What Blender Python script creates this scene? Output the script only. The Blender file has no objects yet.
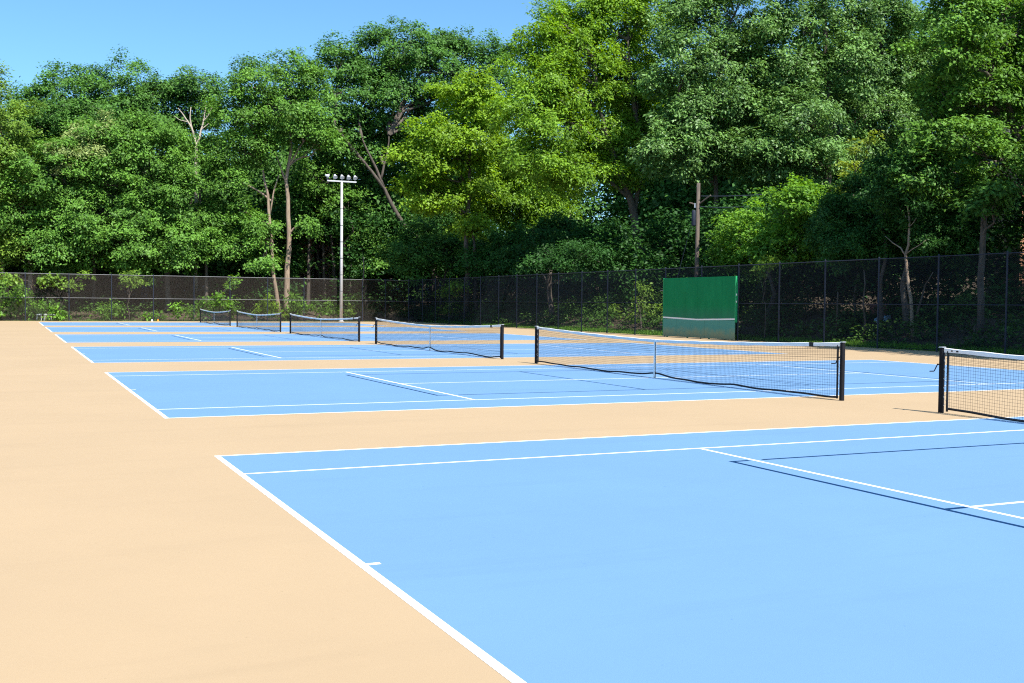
import bpy, math, random
import numpy as np
from mathutils import Vector, Matrix
R = math.radians
rng = np.random.default_rng(7)
random.seed(7)
SC = bpy.context.scene
COL = SC.collection

# ------------------------------------------------------------------ camera
CAM = np.array([-2.07417, -8.06420, 1.72671])
YAW, PIT, ROLL, FPX = 0.434425, -0.0346536, 0.0098685, 1086.917
_f = np.array([math.sin(YAW)*math.cos(PIT), math.cos(YAW)*math.cos(PIT), math.sin(PIT)])
_r = np.array([math.cos(YAW), -math.sin(YAW), 0.0]); _u = np.cross(_r, _f)
CR = math.cos(ROLL)*_r + math.sin(ROLL)*_u
CU = -math.sin(ROLL)*_r + math.cos(ROLL)*_u
CF = _f
def at(px, py, axis, val):
    """point on the vertical world plane X=val or Y=val that was surveyed at pixel (px, py)"""
    d = CF*FPX + CR*(px-512) - CU*(py-341.5)
    k = 0 if axis == 'X' else 1
    return CAM + d*((val-CAM[k])/d[k])
def depth(p): return float((np.asarray(p)-CAM) @ CF)

cam = bpy.data.cameras.new('camera'); cam.sensor_width = 36; cam.lens = FPX/1024*36
cam.clip_start = .05; cam.clip_end = 3000
co = bpy.data.objects.new('camera', cam); COL.objects.link(co)
co.matrix_world = Matrix(((CR[0], CU[0], -CF[0], CAM[0]), (CR[1], CU[1], -CF[1], CAM[1]),
                          (CR[2], CU[2], -CF[2], CAM[2]), (0, 0, 0, 1)))
SC.camera = co

# ------------------------------------------------------------------ light
SUN_AZ, SUN_EL = R(-78), R(52)
sv = Vector((math.cos(SUN_AZ)*math.cos(SUN_EL), math.sin(SUN_AZ)*math.cos(SUN_EL), math.sin(SUN_EL)))
sl = bpy.data.lights.new('sun', 'SUN'); sl.energy = 5.0; sl.angle = R(.53); sl.color = (1, .95, .87)
so = bpy.data.objects.new('sun', sl); COL.objects.link(so)
so.rotation_euler = sv.to_track_quat('Z', 'Y').to_euler(); so.location = (0, -30, 60)
w = bpy.data.worlds.new('World'); SC.world = w; w.use_nodes = True
nt = w.node_tree; nt.nodes.clear()
sk = nt.nodes.new('ShaderNodeTexSky'); sk.sky_type = 'NISHITA'; sk.sun_disc = False
sk.sun_elevation = SUN_EL; sk.sun_rotation = math.atan2(sv.x, sv.y)
sk.air_density = 1.0; sk.dust_density = 1.2; sk.ozone_density = 2.2; sk.altitude = 300
bg = nt.nodes.new('ShaderNodeBackground'); bg.inputs[1].default_value = .110
ow = nt.nodes.new('ShaderNodeOutputWorld')
tn = nt.nodes.new('ShaderNodeMix'); tn.data_type = 'RGBA'; tn.blend_type = 'MULTIPLY'; tn.inputs[0].default_value = 1
tn.inputs[7].default_value = (.62, .94, 1.07, 1)
nt.links.new(sk.outputs[0], tn.inputs[6]); nt.links.new(tn.outputs[2], bg.inputs[0]); nt.links.new(bg.outputs[0], ow.inputs[0])
SC.view_settings.view_transform = 'Standard'; SC.view_settings.look = 'None'
SC.view_settings.exposure = .85; SC.view_settings.gamma = 1
SC.render.film_transparent = False
cy = SC.cycles
cy.max_bounces = 6; cy.diffuse_bounces = 3; cy.glossy_bounces = 2; cy.transmission_bounces = 4
cy.transparent_max_bounces = 8; cy.caustics_reflective = False; cy.caustics_refractive = False
cy.filter_width = 1.15; cy.use_denoising = False

# ------------------------------------------------------------------ materials
def mat(name):
    m = bpy.data.materials.new(name); m.use_nodes = True
    n = m.node_tree; b = n.nodes['Principled BSDF']
    return m, n, b
def noise(n, scale, detail=4, rough=.6, coord='Object', stretch=None):
    tc = n.nodes.new('ShaderNodeTexCoord'); t = n.nodes.new('ShaderNodeTexNoise')
    t.inputs['Scale'].default_value = scale; t.inputs['Detail'].default_value = detail
    t.inputs['Roughness'].default_value = rough
    if stretch:
        mp = n.nodes.new('ShaderNodeMapping'); mp.inputs['Scale'].default_value = stretch
        n.links.new(tc.outputs[coord], mp.inputs[0]); n.links.new(mp.outputs[0], t.inputs['Vector'])
    else:
        n.links.new(tc.outputs[coord], t.inputs['Vector'])
    return t.outputs['Fac']
def ramp(n, fac, stops):
    r = n.nodes.new('ShaderNodeValToRGB'); n.links.new(fac, r.inputs[0])
    e = r.color_ramp.elements
    while len(e) < len(stops): e.new(.5)
    for k, (p, c) in enumerate(stops):
        e[k].position = p; e[k].color = (*c, 1)
    return r.outputs[0]
def mix(n, fac, a, b, mode='MIX'):
    m = n.nodes.new('ShaderNodeMix'); m.data_type = 'RGBA'; m.blend_type = mode
    for s, v in ((m.inputs[0], fac), (m.inputs[6], a), (m.inputs[7], b)):
        if isinstance(v, (int, float)): s.default_value = v
        elif isinstance(v, tuple): s.default_value = (*v, 1)
        else: n.links.new(v, s)
    return m.outputs[2]
def bump(n, b, fac, strength, dist):
    bp = n.nodes.new('ShaderNodeBump'); bp.inputs['Strength'].default_value = strength
    bp.inputs['Distance'].default_value = dist
    n.links.new(fac, bp.inputs['Height']); n.links.new(bp.outputs[0], b.inputs['Normal'])
def plain(name, col, rough=.5, metal=0., var=.0, scale=8):
    m, n, b = mat(name)
    b.inputs['Roughness'].default_value = rough; b.inputs['Metallic'].default_value = metal
    lo = tuple(c*(1-var) for c in col); hi = tuple(min(1, c*(1+var)) for c in col)
    n.links.new(ramp(n, noise(n, scale), [(.3, lo), (.7, hi)]), b.inputs['Base Color'])
    return m
def court_paint(name, col, speck):
    m, n, b = mat(name)
    big = noise(n, .35, 5, .55); mid = noise(n, 2.2, 6, .7); fine = noise(n, 160, 3, .7)
    lo = tuple(c*.955 for c in col); hi = tuple(c*1.045 for c in col)
    c = ramp(n, big, [(.32, lo), (.68, hi)])
    c = mix(n, .25, c, ramp(n, mid, [(.3, tuple(x*.93 for x in col)), (.7, tuple(x*1.06 for x in col))]))
    c = mix(n, .22, c, ramp(n, fine, [(.3, tuple(x*.84 for x in col)), (.7, tuple(x*1.12 for x in col))]))
    # tiny pits, grit and old ball scuffs
    grit = noise(n, 14, 2, .5)
    c = mix(n, ramp(n, grit, [(.735, (0, 0, 0)), (.775, (.55, .55, .55))]), c, speck)
    streak = noise(n, .8, 5, .7, stretch=(.18, 1.4, 1))
    c = mix(n, ramp(n, streak, [(.54, (0, 0, 0)), (.72, (.45, .45, .45))]), c, tuple(x*.86 for x in col))
    n.links.new(c, b.inputs['Base Color'])
    b.inputs['Roughness'].default_value = .82
    b.inputs['Specular IOR Level'].default_value = .35
    bump(n, b, fine, .35, .004)
    return m
M = {}
M['tan'] = court_paint('tan_acrylic', (.392, .282, .168), (.29, .21, .12))
M['blue'] = court_paint('blue_acrylic', (.122, .240, .42), (.075, .17, .30))
def paint_line(name, col):
    m, n, b = mat(name)
    f = noise(n, 35, 5, .7)
    n.links.new(ramp(n, f, [(.25, tuple(c*.86 for c in col)), (.55, col)]), b.inputs['Base Color'])
    b.inputs['Roughness'].default_value = .75
    return m
M['white_line'] = paint_line('white_line_paint', (.82, .82, .80))
M['dark_line'] = paint_line('navy_line_paint', (.003, .030, .095))
M['dark_line'].node_tree.nodes['Principled BSDF'].inputs['Specular IOR Level'].default_value = .12
M['seam'] = plain('seam_filler', (.34, .23, .13), .9, 0, .1)
M['black'] = plain('black_powder_coat', (.010, .010, .013), .7, 0, .25, 30)
for k_ in ('black',): M[k_].node_tree.nodes['Principled BSDF'].inputs['Specular IOR Level'].default_value = .15
M['net'] = plain('black_net_twine', (.018, .02, .024), .8)
M['tape'] = plain('white_vinyl_tape', (.78, .78, .78), .6, 0, .05, 6)
M['rope'] = plain('black_hem', (.012, .012, .016), .8)
M['steel'] = plain('steel', (.5, .5, .5), .4, .8, .1)
M['galv'] = plain('galvanised_rail', (.16, .16, .17), .6, .2, .15, 6)
M['fencepost'] = plain('dark_coated_post', (.022, .028, .045), .6, 0, .2, 5)
M['wire'] = plain('sunlit_vinyl_wire', (.066, .055, .048), .7, 0, .15, .6)  # back fence mesh: the brown of sunlit black wire put into the colour
M['wire_shaded'] = plain('shaded_vinyl_wire', (.008, .013, .022), .65, 0, .15, .6)  # side fence mesh: same wire, navy shade put into the colour
for k_ in ('fencepost', 'wire_shaded', 'wire'): M[k_].node_tree.nodes['Principled BSDF'].inputs['Specular IOR Level'].default_value = .2
M['lamp_white'] = plain('white_enamel', (.46, .47, .50), .35, 0, .08, 5)
M['pole_paint'] = plain('pale_galvanised_pole', (.50, .49, .50), .55, 0, .12, 3)
M['glass'] = plain('lamp_lens', (.55, .6, .68), .12, .0, .05)
M['white_plastic'] = plain('white_plastic', (.8, .8, .78), .4, 0, .04)
M['orange'] = plain('orange_plastic', (.75, .25, .03), .45, 0, .05)
M['house_wall'] = plain('pink_brick', (.52, .34, .28), .9, 0, .25, 9)
M['brick'] = plain('orange_brick', (.50, .25, .15), .9, 0, .3, 9)
M['roof'] = plain('roof_shingle', (.06, .055, .055), .9, 0, .2, 4)
M['pane'] = plain('window_pane', (.03, .04, .05), .1)
M['trim'] = plain('white_trim', (.7, .7, .68), .6)
M['rust'] = plain('rusty_red_panel', (.22, .075, .055), .8, 0, .25, 5)
M['tarp'] = plain('pale_blue_sheet', (.45, .6, .75), .6, 0, .1)

def board_mat():
    m, n, b = mat('green_board_paint')
    f = noise(n, 1.2, 6, .65, stretch=(1, 1.4, .5)); g = noise(n, 5, 6, .75, stretch=(1, 1, .25))
    c = ramp(n, f, [(.3, (.003, .165, .056)), (.7, (.007, .215, .076))])
    # ball wear: a paler scuffed belt above the net line
    tc = n.nodes.new('ShaderNodeTexCoord'); sx = n.nodes.new('ShaderNodeSeparateXYZ')
    n.links.new(tc.outputs['Object'], sx.inputs[0])
    mr = n.nodes.new('ShaderNodeMapRange'); mr.inputs[1].default_value = 1.75; mr.inputs[2].default_value = 1.0
    n.links.new(sx.outputs['Z'], mr.inputs[0])
    mu = n.nodes.new('ShaderNodeMath'); mu.operation = 'MULTIPLY'
    n.links.new(mr.outputs[0], mu.inputs[0]); n.links.new(g, mu.inputs[1])
    c = mix(n, mu.outputs[0], c, (.05, .15, .12))
    n.links.new(c, b.inputs['Base Color']); b.inputs['Roughness'].default_value = .7; b.inputs['Specular IOR Level'].default_value = .12
    return m
M['board'] = board_mat()
def board_low():
    m, n, b = mat('faded_teal_panel')
    g = noise(n, 2.2, 6, .7)
    tc = n.nodes.new('ShaderNodeTexCoord'); sx = n.nodes.new('ShaderNodeSeparateXYZ')
    n.links.new(tc.outputs['Object'], sx.inputs[0])
    ad = n.nodes.new('ShaderNodeMath'); ad.operation = 'MULTIPLY_ADD'; ad.inputs[1].default_value = .8
    n.links.new(g, ad.inputs[0]); n.links.new(sx.outputs['Z'], ad.inputs[2])
    n.links.new(ramp(n, ad.outputs[0], [(.40, (.33, .29, .16)), (.68, (.25, .31, .19)), (1.0, (.09, .28, .23))]), b.inputs['Base Color'])
    b.inputs['Roughness'].default_value = .8; b.inputs['Specular IOR Level'].default_value = .12
    return m
M['board_low'] = board_low()
M['board_edge'] = plain('green_edge_trim', (.02, .34, .12), .5, 0, .1)

def bark(name, lo, hi, sc=5):
    m, n, b = mat(name)
    f = noise(n, sc, 7, .75, stretch=(1, 1, .22))
    n.links.new(ramp(n, f, [(.32, lo), (.5, tuple((a+c)/2 for a, c in zip(lo, hi))), (.68, hi)]), b.inputs['Base Color'])
    b.inputs['Roughness'].default_value = .95
    bump(n, b, f, .8, .05)
    return m
M['bark_grey'] = bark('grey_brown_bark', (.045, .036, .029), (.135, .11, .09))
M['bark_pale'] = bark('pale_bark', (.17, .12, .085), (.40, .30, .22))
M['bark_dead'] = bark('weathered_dead_wood', (.30, .25, .20), (.50, .43, .36))
M['pole_wood'] = bark('weathered_pole_wood', (.055, .043, .036), (.15, .115, .09), 4)

def leaf(name, dark, light, trans=.28, gloss=.015):
    m = bpy.data.materials.new(name); m.use_nodes = True; n = m.node_tree; n.nodes.clear()
    at_ = n.nodes.new('ShaderNodeAttribute'); at_.attribute_name = 'tint'
    c = mix(n, at_.outputs['Fac'], dark, light)
    d = n.nodes.new('ShaderNodeBsdfDiffuse'); t = n.nodes.new('ShaderNodeBsdfTranslucent')
    g = n.nodes.new('ShaderNodeBsdfGlossy'); g.inputs['Roughness'].default_value = .5
    g.inputs['Color'].default_value = (.8, .85, .8, 1)
    n.links.new(c, d.inputs[0])
    hs = n.nodes.new('ShaderNodeHueSaturation'); hs.inputs['Hue'].default_value = .485
    hs.inputs['Saturation'].default_value = 1.1; hs.inputs['Value'].default_value = 1.25
    n.links.new(c, hs.inputs['Color']); n.links.new(hs.outputs[0], t.inputs[0])
    a = n.nodes.new('ShaderNodeMixShader'); a.inputs[0].default_value = trans
    n.links.new(d.outputs[0], a.inputs[1]); n.links.new(t.outputs[0], a.inputs[2])
    e = n.nodes.new('ShaderNodeMixShader'); e.inputs[0].default_value = gloss
    n.links.new(a.outputs[0], e.inputs[1]); n.links.new(g.outputs[0], e.inputs[2])
    o = n.nodes.new('ShaderNodeOutputMaterial'); n.links.new(e.outputs[0], o.inputs[0])
    return m
L = {
 'maple':  leaf('maple_leaf',      (0.018, 0.056, 0.012), (0.178, 0.377, 0.052)),
 'deep':   leaf('deep_green_leaf', (0.014, 0.046, 0.013), (0.127, 0.296, 0.048)),
 'warm':   leaf('warm_green_leaf', (0.037, 0.082, 0.012), (0.216, 0.360, 0.046)),
 'yellow': leaf('yellow_green_leaf', (0.051, 0.119, 0.010), (0.313, 0.522, 0.039), .4),
 'ash':    leaf('ash_leaf',        (0.037, 0.102, 0.010), (0.292, 0.510, 0.046), .4),
 'bright': leaf('bright_green_leaf', (0.031, 0.102, 0.012), (0.227, 0.452, 0.051), .4),
 'oak':    leaf('oak_leaf',        (0.022, 0.063, 0.018), (0.205, 0.389, 0.087), .3, .03),
 'cedar':  leaf('cedar_spray',     (0.007, 0.033, 0.010), (0.065, 0.186, 0.031), .25),
 'seed':   leaf('pale_seed_leaf',  (0.041, 0.095, 0.020), (0.410, 0.499, 0.166), .35),
 'gold':   leaf('gold_leaf',       (0.090, 0.150, 0.014), (0.310, 0.400, 0.050), .4),
 'shade':  leaf('painted_shade_leaf',      (.006, .030, .008), (.045, .130, .024), .22),  # dark leaf copy, shade under the canopy put into its colour
 'under':  leaf('undergrowth_leaf', (0.011, 0.034, 0.008), (0.097, 0.203, 0.037)),
}

# ------------------------------------------------------------------ mesh helpers
def tag(o, label=None, cat=None, group=None, kind=None):
    if label: o['label'] = label
    if cat: o['category'] = cat
    if group: o['group'] = group
    if kind: o['kind'] = kind
    return o
def empty(name, loc=(0, 0, 0), rz=0):
    o = bpy.data.objects.new(name, None); COL.objects.link(o); o.location = loc; o.rotation_euler = (0, 0, rz)
    o.empty_display_size = .3
    return o
def raw(name, V, F, m, parent=None, smooth=False):
    me = bpy.data.meshes.new(name)
    me.from_pydata([tuple(map(float, v)) for v in V], [], F); me.update()
    if smooth: me.polygons.foreach_set('use_smooth', [True]*len(me.polygons))
    for k in (m if isinstance(m, list) else [m]): me.materials.append(k)
    o = bpy.data.objects.new(name, me); COL.objects.link(o)
    if parent: o.parent = parent
    return o
class MB:
    def __init__(s): s.V = []; s.F = []
    def box(s, x0, x1, y0, y1, z0, z1):
        i = len(s.V)
        s.V += [(x, y, z) for z in (z0, z1) for y in (y0, y1) for x in (x0, x1)]
        s.F += [(i, i+2, i+3, i+1), (i+4, i+5, i+7, i+6), (i, i+1, i+5, i+4), (i+2, i+6, i+7, i+3), (i, i+4, i+6, i+2), (i+1, i+3, i+7, i+5)]
        return s
    def bbox(s, x0, x1, y0, y1, z0, z1, b=.006):
        """box with chamfered vertical edges and a chamfered top"""
        i = len(s.V)
        ring = lambda e: [(x0+e+b, y0+e), (x1-e-b, y0+e), (x1-e, y0+e+b), (x1-e, y1-e-b), (x1-e-b, y1-e), (x0+e+b, y1-e), (x0+e, y1-e-b), (x0+e, y0+e+b)]
        for e, z in ((0, z0), (0, z1-b), (b, z1)): s.V += [(x, y, z) for x, y in ring(e)]
        for k in range(2):
            for j in range(8):
                a = i+k*8+j; c = i+k*8+(j+1) % 8; s.F.append((a, c, c+8, a+8))
        s.F.append(tuple(i+16+j for j in range(8))); s.F.append(tuple(i+7-j for j in range(8)))
        return s
    def tube(s, pts, rad, n=8, cap=True):
        pts = [np.asarray(p, float) for p in pts]
        if not hasattr(rad, '__len__'): rad = [rad]*len(pts)
        i = len(s.V); prev = None
        for k, p in enumerate(pts):
            t = (pts[min(k+1, len(pts)-1)] - pts[max(k-1, 0)]); t = t/(np.linalg.norm(t)+1e-9)
            if prev is None:
                a = np.array([1., 0, 0]) if abs(t[0]) < .8 else np.array([0, 1., 0])
            else: a = prev
            a = a - t*(a @ t); a /= np.linalg.norm(a)+1e-9; b = np.cross(t, a); prev = a
            for j in range(n):
                th = 2*math.pi*j/n; s.V.append(tuple(p + rad[k]*(math.cos(th)*a + math.sin(th)*b)))
        for k in range(len(pts)-1):
            for j in range(n):
                q = i+k*n+j; r_ = i+k*n+(j+1) % n; s.F.append((q, r_, r_+n, q+n))
        if cap:
            s.F.append(tuple(i+n-1-j for j in range(n))); e = i+(len(pts)-1)*n; s.F.append(tuple(e+j for j in range(n)))
        return s
    def lathe(s, prof, n=16, M4=None):
        i = len(s.V)
        for (r_, z) in prof:
            for j in range(n):
                th = 2*math.pi*j/n; v = Vector((r_*math.cos(th), r_*math.sin(th), z))
                if M4 is not None: v = M4 @ v
                s.V.append(tuple(v))
        for k in range(len(prof)-1):
            for j in range(n):
                q = i+k*n+j; r2 = i+k*n+(j+1) % n; s.F.append((q, r2, r2+n, q+n))
        s.F.append(tuple(i+n-1-j for j in range(n))); e = i+(len(prof)-1)*n; s.F.append(tuple(e+j for j in range(n)))
        return s
    def build(s, name, m, parent=None, smooth=False): return raw(name, s.V, s.F, m, parent, smooth)

# ------------------------------------------------------------------ ground
def ramp01(t): t = min(max(t, 0), 1); return t*t*(3-2*t)
FX, FY = 31.15, 86.0            # fence lines
def ground_h(x, y):
    dx = x-32.0; dy = y-86.9; h = -.06
    if dx > 0: h += 1.35*ramp01(dx/6.5) + .16*max(0, dx-12)
    if dy > 0: h += max(0, .75*ramp01(dy/6) + .14*max(0, dy-14)) * (1 if dx <= 0 else .6)
    if x < -24: h += 0
    return min(h, 11)
def noise2(x, y): return math.sin(x*1.7+1.3*math.sin(y*.9))*math.cos(y*1.3+math.sin(x*.7))
gx = [-600, -300, -150, -80, -40] + list(np.arange(-26, 31, 3.)) + list(np.arange(31.4, 60, .8)) + [64, 70, 80, 95, 120, 180, 300, 600]
gy = [-500, -250, -120, -60, -30] + list(np.arange(-20, 84, 1.6)) + list(np.arange(84.6, 110, .8)) + [114, 120, 130, 150, 200, 300, 600]
V = []; F = []
for y in gy:
    for x in gx:
        h = ground_h(x, y)
        if (x > 32.6 or y > 87.6) and abs(x) < 130 and y < 160: h += .10*noise2(x, y)
        V.append((x, y, h))
nx = len(gx)
for j in range(len(gy)-1):
    for i in range(nx-1): F.append((j*nx+i, j*nx+i+1, (j+1)*nx+i+1, (j+1)*nx+i))
gm, n, b = mat('leaf_litter_earth')
c = ramp(n, noise(n, .5, 6, .7), [(.3, (.06, .042, .028)), (.5, (.11, .075, .048)), (.7, (.07, .075, .03))])
c = mix(n, .5, c, ramp(n, noise(n, 9, 5, .8), [(.3, (.04, .03, .02)), (.7, (.125, .09, .058))]))
n.links.new(c, b.inputs['Base Color']); b.inputs['Roughness'].default_value = 1
bump(n, b, noise(n, 6, 6, .8), 1, .15)
tag(raw('ground', V, F, gm, smooth=True), kind='structure')

# tan slab
sl_ = MB().box(-22, 31.55, -26, 86.35, -.30, 0).build('court_pavement', M['tan']); tag(sl_, kind='structure')
tag(MB().box(-21.9, -.06, 36.86, 36.90, .0005, .0015).build('pavement_joint', M['seam']), kind='structure')
# blue courts with their lines
CY = [-1.2218, 13.934, 29.137, 44.329, 59.490, 74.826]
HL = 23.77; NX = HL/2; DW = 5.485; SW = 4.115
def sheet(mb, x0, x1, y0, y1, z): mb.V += [(x0, y0, z), (x1, y0, z), (x1, y1, z), (x0, y1, z)]; k = len(mb.V); mb.F.append((k-4, k-3, k-2, k-1))
for k, yc in enumerate(CY):
    s = MB(); sheet(s, 0, HL, -DW, DW, .0008)
    o = s.build('blue_court', M['blue']); o.location = (0, yc, 0); tag(o, kind='structure')
    a = MB(); W_ = .052; z = .0017
    for y0, y1 in ((-DW, -DW+W_), (DW-W_, DW)): sheet(a, 0, HL, y0, y1, z)
    for x0, x1 in ((0, .062), (HL-.062, HL)): sheet(a, x0, x1, -DW+W_, DW-W_, z)
    for y0, y1 in ((-SW, -SW+W_), (SW-W_, SW)): sheet(a, .062, HL-.062, y0, y1, z)
    for x0 in (NX-6.40, NX+6.40-W_): sheet(a, x0, x0+W_, -SW+W_, SW-W_, z)
    sheet(a, NX-6.40+W_, NX+6.40-W_, -W_/2, W_/2, z)
    sheet(a, .062, .155, -W_/2, W_/2, z); sheet(a, HL-.155, HL-.062, -W_/2, W_/2, z)
    a.build('white_lines', M['white_line'], o)
    d = MB(); q = .056; PW = 3.048; PL = 6.706
    for sgn in (-1, 1):
        xb = NX+sgn*PL; xs = NX+sgn*(6.40-W_/2); gap = .07
        sheet(d, min(xb, xb-sgn*q), max(xb, xb-sgn*q), -PW, PW, z)                 # baseline
        for y0 in (-PW, PW-q):
            for xa, xc in ((xb-sgn*q, xs+sgn*gap), (xs-sgn*gap*1.6, NX)): sheet(d, min(xa, xc), max(xa, xc), y0, y0+q, z)
        xa, xc = xb-sgn*q, xs+sgn*gap*.7; sheet(d, min(xa, xc), max(xa, xc), -q/2, q/2, z)
        xk = NX+sgn*2.134                                                      # kitchen line, broken at the centre line
        for y0, y1 in ((-PW+q, -.09), (.09, PW-q)): sheet(d, xk-q/2, xk+q/2, y0, y1, z)
    d.build('dark_lines', M['dark_line'], o)

# ------------------------------------------------------------------ nets
def top_z(y): return .914 + .156*min(1, abs(y)/6.4)**1.55
def wire_v(mb, a, b_, r_):      # 3-sided straight wire
    mb.tube([a, b_], r_, 3, cap=False)
def make_net(k, yc, label):
    rr = random.Random(20+k)
    t = empty('tennis_net', (NX, yc, 0)); tag(t, label, 'tennis net', 'tennis nets across the blue courts')
    for sgn in (-1, 1):
        y = sgn*6.4
        p = MB().bbox(-.038, .038, y-.038, y+.038, 0, 1.075, .012)
        po = p.build('post', M['black'], t)
        MB().bbox(-.046, .046, y-.046, y+.046, 1.0752, 1.092, .008).build('cap', M['steel'], po)
        if (sgn > 0) == (k % 2 == 0):
            c_ = MB().tube([(-.043, y+.01, .80), (-.085, y+.01, .80)], .012, 8)
            c_.tube([(-.085, y+.01, .81), (-.10, y+.06, .70), (-.10, y+.075, .685), (-.18, y+.085, .685)], .009, 6)
            c_.build('crank_handle', M['black'], po)
        MB().bbox(-.016, .016, y-sgn*.125-.014, y-sgn*.125+.014, .03, 1.03, .005).build('side_dowel', M['rope'], t)
        lc = MB()
        for z_ in np.arange(.12, .9, .15):
            lc.tube([(.0, y-sgn*.042, z_), (0.012, y-sgn*.112, z_+.05)], .004, 4); lc.tube([(0.012, y-sgn*.112, z_+.05), (0, y-sgn*.042, z_+.15)], .003, 4)
        lc.build('lacing', M['tape'], t)
    ys = np.linspace(-6.27, 6.27, 81)
    ph = [rr.uniform(0, 6) for _ in range(4)]; tug = rr.uniform(-5.4, 5.4)
    def bot(y):
        h = .042 + .012*math.sin(y*1.3+ph[0]) + .009*math.sin(y*2.9+ph[1]) + .004*math.sin(y*6.1+ph[2])
        h += .075*math.exp(-(y/.45)**2)                    # gathered up at the strap
        h += .022*math.exp(-((y-tug)/.3)**2)
        h += .05*max(0, abs(y)-5.6)
        return max(h, .024)
    def sway(y, z_): return .02*math.sin(y*1.3+ph[3])*(1-z_)
    # top tape: a folded vinyl band round the cable
    tp = MB()
    prof = [(-.013, -.056), (-.016, -.02), (-.014, .004), (0, .012), (.014, .004), (.016, -.02), (.013, -.056), (0, -.054)]
    yt = np.linspace(-6.35, 6.35, 61)
    for y in yt:
        zz = top_z(y) - .008
        for (px_, pz) in prof: tp.V.append((px_, y, zz+pz + .004*math.sin(y*7+pz*40)))
    for j in range(len(yt)-1):
        for i in range(8): tp.F.append((j*8+i, j*8+(i+1) % 8, (j+1)*8+(i+1) % 8, (j+1)*8+i))
    tp.F += [tuple(range(8)), tuple(8*60+7-i for i in range(8))]
    tp.build('top_band', M['tape'], t)
    bk = MB(); yb = -5.55
    bk.bbox(-.0195, .0195, yb-.06, yb+.06, top_z(yb)-.075, top_z(yb)+.008, .003)
    bk.build('tape_buckle', M['rope'], t)
    for ya, yb2 in ((6.05, 6.10), (6.17, 6.2)):
        MB().bbox(-.0195, .0195, ya, yb2, top_z(ya)-.045, top_z(ya)-.02, .003).build('tape_mark', M['rope'], t)
    hb = MB(); hb.tube([(sway(y, 0), y, bot(y)-.002) for y in ys], .021, 6); hb.build('bottom_hem', M['rope'], t)
    # netting: square mesh
    nm = MB(); cell = .048
    for y in np.arange(-6.24, 6.25, cell):
        z0 = bot(y); z1 = top_z(y)-.066; zm = (z0+z1)/2
        nm.tube([(sway(y, 0), y, z0), (sway(y, .5), y, zm), (0, y, z1)], .0020, 3, cap=False)
    yh = np.linspace(-6.26, 6.26, 53)
    nrow = int(.90/cell)
    for r_ in range(1, nrow):
        f_ = r_/nrow
        nm.tube([(sway(y, f_), y, bot(y)+(top_z(y)-.066-bot(y))*f_) for y in yh], .0020, 3, cap=False)
    for r_ in range(6):                                    # doubled rows under the tape
        nm.tube([(.005, y, top_z(y)-.072-.040*r_) for y in yh], .0020, 3, cap=False)
    nm.build('netting', M['net'], t)
    st = MB(); st.bbox(-.021, -.0175, -.027, .027, .02, .905, .001); st.bbox(.0175, .021, -.027, .027, .02, .905, .001)
    st.bbox(-.021, .021, -.027, .027, .906, .916, .001)
    st.build('centre_strap', M['tape'], t)
    MB().lathe([(.0, 0), (.035, 0), (.035, .012), (.012, .018), (.012, .045), (0, .046)], 10).build('anchor', M['steel'], t)
    return t
for k, (yc, lb) in enumerate(zip(CY, [
    'tennis net nearest the camera, cut off by the right edge of the photo',
    'long tennis net in front of the green practice board, on the second blue court',
    'tennis net third from the camera, its far post just right of the floodlight pole',
    'tennis net on the fourth blue court, below the tall floodlight pole',
    'small far tennis net second from the back fence, left of the floodlight pole',
    'smallest tennis net, on the last court right against the back fence'])): make_net(k, yc, lb)

# ------------------------------------------------------------------ fences
def chain(mb, L_, H_, put, r_=.0032, pitch=.072, z0=.05):
    """two families of diagonal wires, clipped to an L_ x H_ panel; put(s, z) -> world"""
    for fam in (1, -1):
        s0 = -H_
        while s0 < L_:
            a, za = s0, z0; b_, zb = s0+H_-z0, H_
            if a < 0: za = z0 - a; a = 0
            if b_ > L_: zb = H_-(b_-L_); b_ = L_
            if b_-a > .02:
                if fam > 0: mb.tube([put(a, za), put(b_, zb)], r_, 3, cap=False)
                else: mb.tube([put(L_-a, za), put(L_-b_, zb)], r_, 3, cap=False)
            s0 += pitch
H_F = 3.76; MIDZ = 1.86
def fence(name_label, put, L_, posts, gal, wm):
    p0 = put(0, 0); t = empty('chain_link_fence', p0); tag(t, name_label, 'fence')
    off = np.array(p0)
    loc = lambda s, z_: np.array(put(s, z_)) - off
    c_ = MB(); chain(c_, L_, H_F-.02, loc, .0040); c_.build('chain_mesh', wm, t)
    MB().tube([loc(0, H_F), loc(L_, H_F)], .021, 8).build('top_rail', gal, t)
    MB().tube([loc(0, MIDZ), loc(L_, MIDZ)], .018, 8).build('middle_rail', gal, t)
    MB().tube([loc(0, .07), loc(L_, .07)], .006, 5).build('tension_wire', M['fencepost'], t)
    for s, r_, extra in posts:
        m_ = MB(); m_.tube([loc(s, -.1), loc(s, H_F+.03+extra)], r_, 10)
        a = loc(s, H_F+.031+extra)
        m_.lathe([(r_*1.15, 0), (r_*1.1, .03), (r_*.5, .055), (0.001, .06)], 10, Matrix.Translation(Vector(a)))
        m_.build('post', M['fencepost'], t)
    return t
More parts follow.
